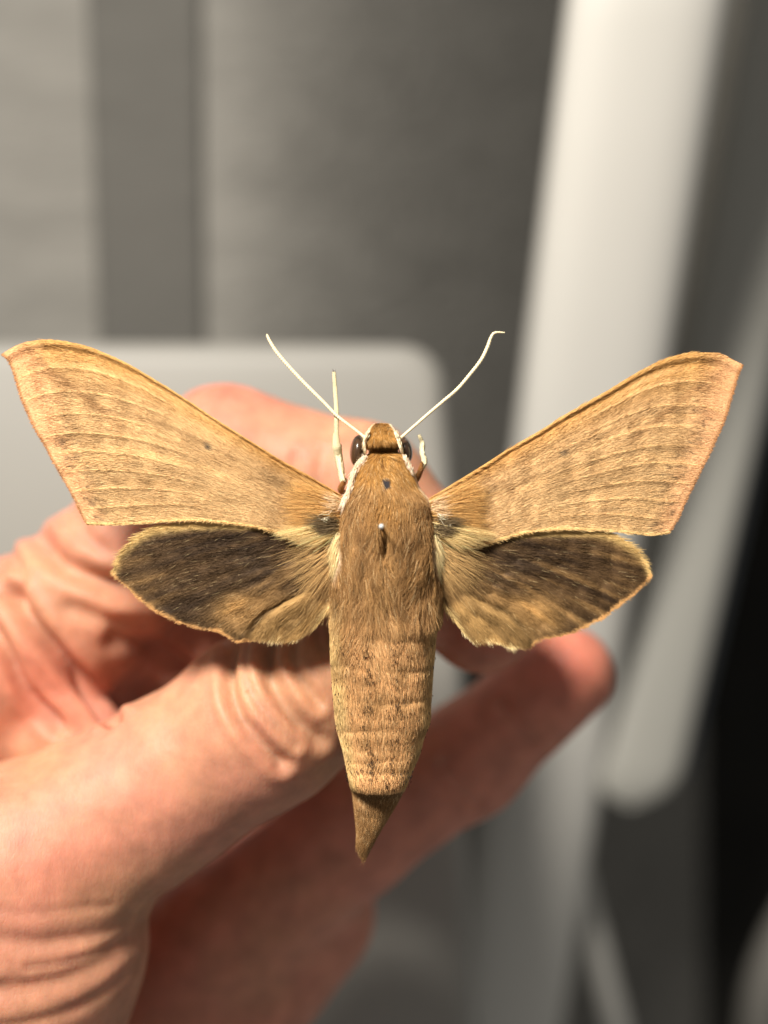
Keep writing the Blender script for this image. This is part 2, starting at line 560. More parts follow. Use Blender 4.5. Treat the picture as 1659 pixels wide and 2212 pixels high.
# creases: (points, width, depth mm, nearest depth, farthest depth)
CR = [
    ([(505, 1380), (494, 1450), (505, 1520), (545, 1585), (610, 1650)], 15, 1.5, -20, 22),
    ([(540, 1380), (530, 1440), (545, 1500), (590, 1560), (640, 1610)], 9, 0.7, -20, 22),
    ([(592, 1350), (578, 1420), (590, 1480), (630, 1545), (690, 1600)], 16, 1.4, -20, 22),
    ([(640, 1360), (630, 1410), (645, 1460), (690, 1520)], 11, 0.8, -20, 24),
    ([(680, 1350), (690, 1400), (715, 1440)], 8, 0.3, -20, 24),
    ([(455, 1450), (452, 1500), (470, 1560), (500, 1620)], 9, 0.2, -20, 22),
    ([(-40, 2028), (100, 2036), (220, 2018), (300, 1975), (345, 1930)], 17, 0.45, -20, 25),
    ([(60, 2090), (150, 2075), (250, 2040), (325, 1985)], 9, 0.35, -20, 25),
    ([(-40, 2142), (80, 2132), (200, 2090), (320, 2010)], 20, 0.55, -20, 25),
    ([(-40, 2222), (60, 2210), (190, 2165), (300, 2080)], 12, 0.3, -20, 25),
    ([(-20, 1965), (60, 1972), (150, 1965), (240, 1955)], 8, 0.22, -20, 25),
    ([(90, 1170), (130, 1215), (200, 1250), (300, 1275), (420, 1285)], 20, 2.0, 10, 60),
    ([(20, 1180), (50, 1240), (40, 1300)], 10, 0.6, 10, 60),
    ([(30, 1285), (66, 1340), (132, 1422), (198, 1499), (250, 1565)], 17, 2.6, 10, 60),
    ([(-40, 1330), (0, 1385), (53, 1488), (125, 1570)], 15, 2.0, 10, 60),
    ([(250, 1380), (330, 1400), (400, 1450)], 22, 1.4, 20, 60),
    ([(150, 1310), (230, 1340), (300, 1345)], 16, 0.7, 15, 60),
    ([(160, 1100), (190, 1160), (230, 1190)], 12, 0.5, 10, 60),
    ([(1085, 1525), (1120, 1570), (1150, 1600)], 14, 0.6, 25, 80),
    ([(960, 1650), (1000, 1700), (1030, 1735)], 14, 0.6, 30, 80),
    ([(700, 980), (690, 1030), (700, 1080)], 14, 0.4, 10, 60),
    ([(640, 985), (632, 1030), (640, 1080)], 10, 0.3, 10, 60),
]
disp = np.zeros(len(hp))
front = sst(0.05, 0.5, -hn[:, 1] + 0.25)
for pts, wd, dp, ya, yb in CR:
    d = pdist(hx, hz, pts)
    m = (hp[:, 1] * 1000 > ya) & (hp[:, 1] * 1000 < yb)
    disp -= m * front * dp / 1000 * (0.95 + 0.3 * noise2(hx / 90, hz / 90, 8)) * (np.exp(-(d / wd) ** 2) - 0.28 * np.exp(-((d - 2.1 * wd) / (1.2 * wd)) ** 2))
# soft undulation
disp += 0.00014 * noise2(hx / 80, hz / 80, 3) + 0.00004 * noise2(hx / 25, hz / 25, 4)
hp = hp + hn * disp[:, None]
hp = laplace(hp, hq, 1)

# skin pigment: tan on the back of the thumb, pinker on palm side and finger tips
tan = lin((186, 136, 103)); pink = lin((196, 130, 108)); red = lin((204, 116, 97))
f_p = 0.40 + 0.40 * noise2(hx / 160, hz / 160, 5) + 0.15 * noise2(hx / 50, hz / 50, 6)
f_p += 0.5 * sst(0.018, 0.032, hp[:, 1]) - 0.35 * np.exp(-(((hx - 600) / 160) ** 2 + ((hz - 1500) / 160) ** 2))
hcol = mix(np.broadcast_to(tan, (len(hp), 3)), pink, np.clip(f_p, 0, 1))
tips = np.exp(-(((hx - 1240) / 110) ** 2 + ((hz - 1440) / 110) ** 2)) + np.exp(-(((hx - 470) / 110) ** 2 + ((hz - 850) / 80) ** 2)) \
    + 0.8 * np.exp(-(((hx - 1040) / 110) ** 2 + ((hz - 1380) / 90) ** 2)) + 0.7 * np.exp(-(((hx - 100) / 110) ** 2 + ((hz - 1480) / 110) ** 2)) \
    + 0.5 * np.exp(-(((hx - 100) / 130) ** 2 + ((hz - 1860) / 110) ** 2))
hcol = mix(hcol, np.broadcast_to(red, hcol.shape), np.clip(tips, 0, 1) * 0.65)
hand_o = mesh_obj('hand', hp, hq, M_skin, col=hcol)
tag(hand_o, 'bare hand reaching in from the left, pinching the pin behind the moth', 'hand')

# nail of the outstretched finger, seen edge on at its far side
c = W(1252, 1418, 0.0455)
ax = W(1330, 1350, 0.045) - W(1220, 1458, 0.043); ax /= np.linalg.norm(ax)
u_ = np.cross(ax, [0, 1, 0]); u_ /= np.linalg.norm(u_)
w_ = np.cross(u_, ax)
V = []
for a in np.linspace(-1, 1, 15):
    for t in np.linspace(-1.15, 1.15, 15):
        r = 0.0069 - 0.0012 * a * a
        V.append(c + ax * (0.0045 * a * math.sqrt(max(0.05, 1 - 0.5 * t * t / 1.3))) + (-u_ * math.sin(t) * 0.9 + w_ * math.cos(t)) * r * 0.93)
V = np.array(V)
V2 = V + 0.0003 * (V - c) / 0.0074
Fn = [list(q) for q in grid_faces(15, 15)] + [list(q) for q in grid_faces(15, 15, off=225, flip=True)]
for i in range(14):
    Fn += [[i, i + 1, i + 226, i + 225], [210 + i, 435 + i, 436 + i, 211 + i], [i * 15, 225 + i * 15, 240 + i * 15, 15 + i * 15],
           [14 + i * 15, 29 + i * 15, 254 + i * 15, 239 + i * 15]]
mesh_obj('fingernail', np.vstack([V, V2]), Fn, M_nail, hand_o)

# ================================================================== MOTH
moth = tag(empty('hawk_moth', W(829, 1200, 0.004)), 'tan hawk moth with spread wings held up by its pin', 'moth')

def cA(p): p = np.asarray(p, float); return np.stack([p[:, 0] * .46296, 702.2 + p[:, 1] * .46296], -1)
def cB(p): p = np.asarray(p, float); return np.stack([890.9 + p[:, 0] * .46296, 713.2 + p[:, 1] * .46296], -1)

FW = {
    'L': dict(
        base=cA([(1592, 792), (1604, 830), (1604, 870), (1590, 905)]),
        costa=cA([(1592, 792), (1500, 737), (1400, 680), (1300, 622), (1200, 560), (1100, 498), (1000, 434), (900, 367), (800, 302), (700, 240),
                  (600, 182), (500, 135), (400, 97), (310, 77), (240, 69), (180, 70), (120, 80), (70, 98), (30, 121), (6, 136)]),
        term=cA([(6, 136), (38, 165), (60, 215), (80, 280), (102, 350), (130, 415), (165, 490), (208, 560), (250, 640), (290, 710), (330, 780), (364, 850), (386, 897), (410, 933)]),
        inner=cA([(1590, 905), (1545, 960), (1480, 1000), (1400, 1000), (1300, 972), (1200, 948), (1100, 932), (1000, 922), (900, 917), (800, 920), (700, 927), (600, 932), (500, 936), (410, 933)])),
    'R': dict(
        base=cB([(78, 785), (72, 820), (74, 850), (90, 885)]),
        costa=cB([(78, 785), (180, 722), (270, 667), (350, 617), (420, 572), (500, 524), (600, 465), (700, 403), (800, 345), (900, 288), (1000, 228), (1100, 170), (1200, 128), (1300, 107), (1400, 104), (1450, 115), (1500, 139), (1543, 162)]),
        term=cB([(1543, 162), (1523, 200), (1506, 260), (1490, 310), (1474, 370), (1450, 440), (1421, 500), (1395, 560), (1365, 620), (1335, 680), (1305, 740), (1275, 800), (1246, 868), (1222, 910), (1195, 950)]),
        inner=cB([(90, 885), (130, 960), (190, 1005), (260, 1018), (330, 1003), (400, 982), (500, 955), (600, 939), (700, 932), (800, 935), (900, 940), (980, 946), (1050, 955), (1120, 961), (1195, 950)])),
}
HW = {
    'L': dict(
        base=cA([(1575, 930), (1600, 1020), (1600, 1120), (1580, 1230)]),
        costa=cA([(1575, 930), (1400, 940), (1200, 925), (1000, 915), (860, 920), (740, 935), (680, 957), (620, 1000), (572, 1050), (542, 1105), (518, 1157)]),
        term=cA([(518, 1157), (540, 1178), (590, 1222), (640, 1268), (700, 1317), (760, 1352), (830, 1386), (900, 1407), (960, 1420), (1000, 1425), (1030, 1433), (1060, 1450), (1107, 1477), (1140, 1472), (1180, 1468), (1250, 1463), (1340, 1462), (1420, 1440), (1495, 1385)]),
        inner=cA([(1580, 1230), (1560, 1280), (1530, 1335), (1495, 1385)]), notch=0.672),
    'R': dict(
        base=cB([(95, 930), (75, 1020), (80, 1120), (100, 1200)]),
        costa=cB([(95, 930), (300, 950), (500, 935), (700, 925), (850, 925), (920, 945), (980, 975), (1040, 1022), (1077, 1070), (1100, 1110), (1117, 1142)]),
        term=cB([(1117, 1142), (1095, 1172), (1060, 1203), (1020, 1246), (960, 1288), (900, 1335), (840, 1366), (780, 1396), (700, 1425), (660, 1431), (600, 1442), (535, 1480), (500, 1477), (470, 1474), (400, 1455), (340, 1440), (280, 1440), (225, 1395)]),
        inner=cB([(100, 1200), (130, 1250), (155, 1300), (190, 1345), (225, 1395)]), notch=0.655),
}


def coons(o, nu, nv):
    du = resample(o['costa'], nu); dd = resample(o['inner'], nu)
    cl = resample(o['base'], nv); cr = resample(o['term'], nv)
    u = np.linspace(0, 1, nu)[:, None, None]; v = np.linspace(0, 1, nv)[None, :, None]
    return ((1 - v) * du[:, None] + v * dd[:, None] + (1 - u) * cl[None] + u * cr[None]
            - ((1 - u) * (1 - v) * du[0] + u * (1 - v) * du[-1] + (1 - u) * v * dd[0] + u * v * dd[-1]))


K_ = 1.10
def C(*a): return lin(a) * K_


def fore_color(u, v, px, py, sd):
    col = np.broadcast_to(C(194, 157, 110), u.shape + (3,)).copy()
    col = mix(col, C(202, 168, 120), sst(0.25, 0.75, v) * 0.6)
    col = mix(col, C(190, 142, 76), sst(0.30, 0.05, v) * 0.75)                    # golden costal field
    lon = noise2(u * 3 + 0.5 * noise2(u * 3, v * 4, sd), v * 24, sd + 1) * 0.55 + noise2(u * 5, v * 58, sd + 2) * 0.45
    col = mix(col, C(152, 115, 70), np.clip(lon * 1.3, 0, 1) * 0.6 * sst(0.12, 0.3, v + u * 0.1))
    col = mix(col, C(222, 182, 126), np.clip(-lon * 1.3, 0, 1) * 0.6 * sst(0.15, 0.5, u))
    # oblique bands
    wv = 0.03 * noise2(v * 5, u * 2, sd + 3)
    for uc, w, a, v0, v1 in ((0.50, 0.035, 0.55, 0.30, 0.75), (0.60, 0.03, 0.35, 0.12, 0.7), (0.71, 0.022, 0.40, 0.2, 0.85), (0.80, 0.02, 0.45, 0.2, 0.9), (0.865, 0.014, 0.4, 0.1, 0.95)):
        b = np.exp(-((u + wv - uc - 0.05 * (v - 0.5)) / w) ** 2) * sst(v0 - 0.08, v0 + 0.1, v) * sst(v1 + 0.08, v1 - 0.1, v)
        b = b * np.clip(0.55 + 0.55 * noise2(u * 6, v * 16, sd + 4) + 0.7 * noise2(u * 9, v * 48, sd + 9), 0, 1.3)
        col = mix(col, C(120, 88, 52), np.clip(b * 1.35, 0, 1) * a * 0.68)
    # streak slanting in from the apex
    b = np.exp(-((v - 0.06 - (0.97 - u) * 1.55) / 0.035) ** 2) * sst(0.66, 0.8, u)
    col = mix(col, C(140, 98, 58), b * 0.6)
    # costal line
    col = mix(col, C(132, 92, 44), np.exp(-((v - 0.045) / 0.014) ** 2) * sst(0.35, 0.6, u) * 0.75)
    col = mix(col, C(206, 160, 94), np.exp(-((v - 0.015) / 0.016) ** 2) * 0.5)
    # dark streak at wing root between cell and costa
    b = np.exp(-((v - 0.33 - 0.1 * noise2(u * 9, v * 3, sd)) / 0.06) ** 2) * np.exp(-((u - 0.16) / 0.12) ** 2)
    col = mix(col, C(112, 84, 52), np.clip(b, 0, 1) * 0.6)
    # pinkish outer band
    e = sst(0.86, 0.985, u + 0.02 * noise2(v * 9, u * 3, sd + 5))
    col = mix(col, C(218, 168, 122), e * 0.8)
    # dark specks
    spk = noise2(px / 3.6, py / 3.6, sd + 6) * 0.75 + noise2(px / 2.1, py / 2.1, sd + 7) * 0.45
    dens = np.exp(-((u - 0.92 + 0.02 * noise2(v * 12, 1, sd)) / 0.045) ** 2) * (0.35 + 0.65 * sst(0.25, 0.6, v))
    col = mix(col, C(96, 72, 52), sst(0.34, 0.46, spk * (0.5 + 0.75 * dens)) * sst(0.12, 0.4, dens) * 0.9)
    # pale veins
    for vv in (0.16, 0.27, 0.38, 0.49, 0.60, 0.71, 0.81, 0.90):
        w = 0.006
        ln = np.exp(-((v - vv - 0.012 * np.sin(u * 5 + vv * 9)) / w) ** 2) * sst(0.5, 0.68, u) * sst(1.0, 0.95, u)
        col = mix(col, C(236, 196, 136), ln * (0.45 + 0.35 * noise2(u * 12, vv * 40, sd + 8)))
        ln = np.exp(-((v - vv - 0.012 - 0.012 * np.sin(u * 5 + vv * 9)) / 0.008) ** 2) * sst(0.5, 0.68, u) * sst(0.95, 0.85, u)
        col = mix(col, C(140, 104, 64), ln * 0.25)  # shadow of each vein, painted as a darker line beside it
    # inner margin pale yellow
    col = mix(col, C(236, 206, 144), sst(0.965, 0.995, v) * 0.6)
    # outermost rim, brown
    col = mix(col, C(150, 98, 52), sst(0.988, 0.997, u) * 0.7)
    # spot in the cell
    return col


def fan(px, py, sd):
    cx = 869 if (sd % 100) < 80 and px.mean() < 829 else 798
    dx = np.abs(px - cx); dy = py - 1077
    return np.hypot(dx, dy) / 560, np.arctan2(dy, dx) / 1.0, cx


def hind_color(u, v, px, py, sd, notch):
    fr, fp, _ = fan(px, py, sd)
    lon = noise2(fr * 2.5, fp * 30, sd) * 0.65 + noise2(fr * 4.5, fp * 78, sd + 1) * 0.55
    col = np.broadcast_to(C(88, 66, 42), u.shape + (3,)).copy()
    lo2 = noise2(fr * 2.2, fp * 13, sd + 3)
    col = mix(col, C(48, 34, 22), np.clip(lon * 1.3 + 0.4 * lo2, 0, 1) * 0.9)
    col = mix(col, C(160, 124, 78), np.clip(-lon * 1.3 - 0.3 * lo2 - 0.15, 0, 1) * 0.7)
    col = mix(col, C(66, 54, 44), np.exp(-((u - 0.42) / 0.14) ** 2) * np.exp(-((v - 0.32) / 0.14) ** 2) * 0.5)
    # pale costa
    col = mix(col, C(214, 180, 116), sst(0.07, 0.02, v + 0.02 * sst(0.6, 0.95, u)) * (0.85))
    # tan patch towards tornus
    pt = np.exp(-((u - 0.80) / 0.13) ** 2) * np.exp(-((v - (notch - 0.11)) / 0.075) ** 2) + 0.5 * np.exp(-((u - 0.62) / 0.2) ** 2) * np.exp(-((v - (notch - 0.05)) / 0.06) ** 2)
    col = mix(col, C(206, 160, 98), np.clip(pt * (0.7 + 0.6 * lon), 0, 1) * 0.85)
    # root and inner field
    col = mix(col, C(150, 118, 74), sst(0.22, 0.05, u) * 0.7)
    inn = sst(notch - 0.05, notch + 0.03, v)
    ic = mix(np.broadcast_to(C(172, 136, 84), col.shape), C(124, 96, 58), np.clip(0.5 + lon * 0.8, 0, 1))
    col = mix(col, ic, inn)
    # fold line
    fl = np.exp(-((v - notch) / 0.012) ** 2) * sst(0.2, 0.4, u)
    col = mix(col, C(58, 42, 28), fl * 0.45)
    # pale fringe
    col = mix(col, C(206, 158, 100), sst(0.978, 0.992, u + 0.007 * noise2(v * 40, 3, sd)) * (0.75 + 0.25 * noise2(v * 25, 7, sd)))
    col = mix(col, C(238, 210, 150), sst(0.95, 0.99, u) * sst(notch + 0.02, notch + 0.1, v))
    col = mix(col, C(226, 196, 134), sst(0.95, 0.99, v) * 0.7)
    return col


def make_wing(side, fore):
    o = (FW if fore else HW)[side]
    nu, nv = (190, 130) if fore else (150, 130)
    P = coons(o, nu, nv)
    u = np.broadcast_to(np.linspace(0, 1, nu)[:, None], (nu, nv))
    v = np.broadcast_to(np.linspace(0, 1, nv)[None, :], (nu, nv))
    px, py = P[..., 0], P[..., 1]
    sd = {'L': 11, 'R': 31}[side] + (0 if fore else 60)
    if fore:
        y = 0.0010 - 0.0016 * sst(0, 0.35, u) - 0.0004 * np.sin(np.pi * v) * u + 0.0004 * sst(0.72, 1.0, v) * sst(0.5, 0.0, u)
        y += 0.0006 * u * u
        for vv in (0.16, 0.27, 0.38, 0.49, 0.60, 0.71, 0.81, 0.90):
            y -= 0.00007 * np.exp(-((v - vv - 0.012 * np.sin(u * 5 + vv * 9)) / 0.012) ** 2) * sst(0.45, 0.65, u) * sst(1.0, 0.93, u)
        y += 0.00006 * np.sin(v * 2 * np.pi * 5.5 + 2 * u) * sst(0.35, 0.6, u) * sst(0.1, 0.3, v)
        y -= 0.00018 * np.exp(-((v - 0.025) / 0.022) ** 2) - 0.0001 * np.exp(-((v - 0.07) / 0.02) ** 2)
        y += 0.00012 * noise2(px / 30, py / 30, sd)
        col = fore_color(u, v, px, py, sd)
        c = (454, 967) if side == 'L' else (1213.5, 982.5)
        r = np.hypot((px - c[0]) / 6.5, (py - c[1]) / 9.0)
        col = mix(col, C(62, 58, 54), sst(1.15, 0.6, r) * 0.9)
    else:
        y = 0.0016 - 0.0015 * sst(0, 0.4, u) + 0.0004 * sst(0.1, 0.4, v)
        y += 0.00008 * np.sin(v * 2 * np.pi * 9) * sst(0.25, 0.5, u)
        y -= 0.0007 * sst(o['notch'] + 0.012, o['notch'] + 0.06, v) * sst(0.1, 0.5, u)
        y += 0.0003 * np.exp(-((v - o['notch']) / 0.02) ** 2) * sst(0.15, 0.5, u)
        y += 0.00012 * noise2(px / 24, py / 24, sd)
        col = hind_color(u, v, px, py, sd, o['notch'])
    A = W(px, py, y)
    k = A.reshape(-1, 3)
    B = k + np.array([0, 0.00012, 0])
    V = np.vstack([k, B]); n = nu * nv
    fr = grid_faces(nu, nv)
    a = np.arange(nu) * nv; b = np.arange(nv)
    bd = []
    for idx in (a, a + nv - 1, b, b + (nu - 1) * nv):
        bd.append(np.stack([idx[:-1], idx[1:], idx[1:] + n, idx[:-1] + n], -1))
    F = np.vstack([fr, fr[:, ::-1] + n] + bd)
    cc = col.reshape(-1, 3)
    nm = 'forewing' if fore else 'hindwing'
    w = mesh_obj(nm, V, F, M_wing, moth, col=np.vstack([cc, cc * 0.8]) * 0.92)
    # --- scales and hair
    d1 = A[1:, 1:] - A[:-1, :-1]; d2 = A[1:, :-1] - A[:-1, 1:]
    ar = np.linalg.norm(np.cross(d1, d2), axis=-1) / 2
    cnt = 30000 if fore else 20000
    pick = rng.choice(ar.size, cnt, p=(ar / ar.sum()).ravel())
    ci, cj = np.unravel_index(pick, ar.shape)
    fu, fv = rng.random(cnt), rng.random(cnt)
    def smp(G):
        fu_, fv_ = (fu[:, None], fv[:, None]) if G.ndim == 3 else (fu, fv)
        return (G[ci, cj] * (1 - fu_) * (1 - fv_) + G[ci + 1, cj] * fu_ * (1 - fv_) + G[ci, cj + 1] * (1 - fu_) * fv_ + G[ci + 1, cj + 1] * fu_ * fv_)
    R = smp(A); c0 = smp(col); U = smp(u); Vv = smp(v)
    tu = A[ci + 1, cj] - A[ci, cj]; tv = A[ci, cj + 1] - A[ci, cj]
    tu /= np.linalg.norm(tu, axis=1)[:, None]; tv /= np.maximum(np.linalg.norm(tv, axis=1)[:, None], 1e-9)
    ang = rng.normal(0, 0.16, cnt) + 0.25 * noise2(R[:, 0] * 400, R[:, 2] * 400, sd)
    if fore:
        ang += 0.15 * sst(0.5, 0.0, U)
        ln = rng.uniform(0.45, 1.0, cnt) * (1 + 1.3 * sst(0.35, 0.0, U))
        lift = rng.uniform(0.02, 0.10, cnt) + 0.12 * sst(0.3, 0, U)
        rd = 0.024
    else:
        _, _, fcx = fan(px, py, sd)
        rd_ = R - W(fcx, 1077, 0.0)
        rd_[:, 1] = 0
        rd_ /= np.linalg.norm(rd_, axis=1)[:, None]
        tu = 0.25 * tu + 0.75 * rd_
        tu /= np.linalg.norm(tu, axis=1)[:, None]
        ln = rng.uniform(0.6, 1.3, cnt) * (1 + 1.6 * sst(0.55, 0.1, U) + 0.8 * sst(o['notch'] - 0.1, o['notch'] + 0.1, Vv))
        lift = rng.uniform(0.02, 0.12, cnt) + 0.08 * sst(0.4, 0, U)
        rd = 0.022
    ln *= 0.001
    # keep inside the outer margin
    ln *= 0.35 + 0.65 * sst(1.0, 0.9, U)
    dirv = tu * np.cos(ang)[:, None] + tv * np.sin(ang)[:, None]
    up = np.array([0, -1.0, 0])
    t = np.linspace(0, 1, 4)[None, :, None]
    pos = R[:, None] + dirv[:, None] * (ln[:, None, None] * t) + up * (ln * lift)[:, None, None] * (t * (2 - t)) + up * 0.00002
    rad = (rd * 0.001 * rng.uniform(0.7, 1.25, cnt))[:, None] * np.array([0.9, 1.0, 0.8, 0.25])[None]
    var = np.exp(rng.normal(0, 0.10, cnt))
    hc = c0 * var[:, None]
    lt = rng.random(cnt) < (0.025 if fore else 0.018)
    hc[lt] = hc[lt] * 0.72 + C(244, 216, 160) * 0.28
    hair_obj('scale_hair', pos, rad, hc, M_fur, w)
    # --- veins: fine ribs standing on the membrane
    if fore:
        vp, vr, vc = [], [], []
        for vv in (0.16, 0.27, 0.38, 0.49, 0.60, 0.71, 0.81, 0.90):
            uu = np.linspace(0.50 + 0.06 * rng.random(), 0.985, 40)
            v_ = vv + 0.012 * np.sin(uu * 5 + vv * 9)
            gi = uu * (nu - 1); gj = v_ * (nv - 1)
            i0 = gi.astype(int).clip(0, nu - 2); j0 = gj.astype(int).clip(0, nv - 2)
            fi = (gi - i0)[:, None]; fj = (gj - j0)[:, None]
            q = A[i0, j0] * (1 - fi) * (1 - fj) + A[i0 + 1, j0] * fi * (1 - fj) + A[i0, j0 + 1] * (1 - fi) * fj + A[i0 + 1, j0 + 1] * fi * fj
            vp.append(q + np.array([0, -0.00006, 0]))
            vr.append(np.interp(uu, [0.5, 0.75, 0.985], [0.000015, 0.00004, 0.000034]))
            vc.append(C(222, 178, 122) * rng.uniform(0.88, 1.06))
        hair_obj('vein', np.array(vp), np.array(vr), np.array(vc), M_fur, w)
    # --- fringe along the margin
    e = A[-1]; eu = A[-1] - A[-4]
    eu /= np.linalg.norm(eu, axis=1)[:, None]
    cnt = 1500 if fore else 2600
    k = rng.uniform(0, nv - 1.001, cnt); ki = k.astype(int); kf = (k - ki)[:, None]
    R = e[ki] * (1 - kf) + e[ki + 1] * kf
    dr = eu[ki] + rng.normal(0, 0.22, (cnt, 3))
    dr[:, 1] *= 0.4
    if fore:
        ln = rng.uniform(0.12, 0.3, cnt) * 0.001
        hc = mix(np.broadcast_to(C(166, 110, 62), (cnt, 3)), C(120, 82, 50), rng.random(cnt))
    else:
        vf = k / nv
        ln = rng.uniform(0.1, 0.38, cnt) * 0.001 * (1 + 1.6 * sst(o['notch'], o['notch'] + 0.1, vf))
        ln *= 0.35 + 0.65 * sst(-0.5, 0.3, noise2(vf * 34, 1.5, sd + 12))
        hc = mix(np.broadcast_to(C(198, 150, 96), (cnt, 3)), C(244, 220, 168), sst(o['notch'], o['notch'] + 0.08, vf) * 0.9)
    R = R - dr * 0.00012
    t = np.linspace(0, 1, 3)[None, :, None]
    pos = R[:, None] + dr[:, None] * ln[:, None, None] * t
    rad = np.full((cnt, 3), 0.00002) * np.array([1, 0.9, 0.3])
    hair_obj('margin_fringe', pos, rad, hc * np.exp(rng.normal(0, 0.12, (cnt, 1))), M_fur, w)
    # --- soft fringe along the inner margin
    e = A[:, -1]; ev = A[:, -1] - A[:, -3]
    ev /= np.maximum(np.linalg.norm(ev, axis=1)[:, None], 1e-9)
    cnt = 1000 if fore else 1700
    k = rng.uniform(0 if not fore else 14, nu - 1.001, cnt); ki = k.astype(int); kf = (k - ki)[:, None]
    R = e[ki] * (1 - kf) + e[ki + 1] * kf
    tt = e[np.minimum(ki + 2, nu - 1)] - e[np.maximum(ki - 1, 0)]
    tt /= np.linalg.norm(tt, axis=1)[:, None]
    dr = ev[ki] * 0.5 + tt * 0.8 + rng.normal(0, 0.15, (cnt, 3))
    ln = rng.uniform(0.3, 0.9, cnt) * 0.001 * (0.5 + 0.9 * sst(0.9, 0.1, k / nu))
    t = np.linspace(0, 1, 3)[None, :, None]
    pos = (R - ev[ki] * 0.0003)[:, None] + dr[:, None] * ln[:, None, None] * t + up * 0.00006
    rad = np.full((cnt, 3), 0.000022) * np.array([1, 0.9, 0.3])
    hair_obj('margin_fringe', pos, rad, (C(214, 176, 116) if fore else C(232, 200, 138)) * np.exp(rng.normal(0, 0.16, (cnt, 1))), M_fur, w)
    return w


for sd in 'LR':
    make_wing(sd, False)
for sd in 'LR':
    make_wing(sd, True)

# ---- body: rings from the head to the tip of the tail
LE = [(914, 823), (916, 813), (921, 804), (929, 797), (939, 791), (950, 787), (960, 785), (968, 788), (974, 796), (978, 796), (984, 790), (1006, 771), (1030, 763), (1051, 757), (1085, 741), (1110, 735), (1140, 732),
      (1185, 730), (1241, 723), (1280, 716), (1299, 715), (1362, 713), (1433, 715), (1504, 720), (1570, 727), (1618, 740), (1675, 752), (1699, 758), (1704, 759), (1732, 763), (1790, 769), (1829, 772), (1848, 779)]
RE = [(914, 826), (916, 836), (921, 844), (929, 851), (939, 857), (950, 861), (960, 864), (968, 861), (974, 860), (978, 862), (984, 872), (1013, 889), (1030, 897), (1051, 905), (1082, 926), (1110, 933), (1129, 936),
      (1185, 942), (1241, 947), (1290, 954), (1330, 954), (1362, 945), (1433, 937), (1518, 931), (1561, 928), (1590, 917), (1624, 908), (1675, 886), (1699, 876), (1704, 874), (1744, 853), (1784, 829), (1815, 811), (1848, 793)]
HD = [(914, 0.5), (920, 1.6), (930, 2.6), (945, 3.4), (958, 3.9), (966, 3.6), (970, 2.2), (976, 1.7), (981, 2.6), (988, 3.5), (1000, 4.0), (1030, 4.7), (1080, 5.4), (1150, 6.0), (1230, 6.0), (1280, 5.8), (1310, 5.65),
      (1350, 5.55), (1450, 5.3), (1560, 4.9), (1650, 4.3), (1697, 4.1), (1704, 3.0), (1740, 2.4), (1790, 1.6), (1830, 0.9), (1848, 0.5)]
YC = [(914, 1.5), (960, 1.0), (1100, 1.0), (1600, 1.4), (1697, 1.8), (1705, 2.2), (1848, 2.2)]
seg_y = [1300, 1362, 1432, 1500, 1566, 1630]


def body_at(py, th):
    xl = interp(py, *zip(*LE)); xr = interp(py, *zip(*RE))
    hd = interp(py, *zip(*HD)) * 0.001; yc = interp(py, *zip(*YC)) * 0.001
    for s_ in seg_y[1:]:      # slight step at every abdominal ring
        hd = hd - (0.00016 + 0.00009 * np.sin(th * 3 + s_)) * np.exp(-((py - s_ - 5 * np.sin(th * 2.3 + s_)) / 10) ** 2)
    ct, st = np.cos(th), np.sin(th)
    q = np.sign(ct) * np.abs(ct) ** 0.88
    r = np.sign(st) * np.abs(st) ** 0.92
    x = (xl + xr) / 2 + (xr - xl) / 2 * q
    y = yc - hd * r
    k = S * (D + yc) / D
    # hollow round the pin
    y = y + 0.0024 * np.exp(-((x - 831) / 7) ** 2 - ((py - 1184) / 24) ** 2) * (st > 0)
    return np.stack([(x - 829.5) * k, y, (1106 - py) * k], -1)


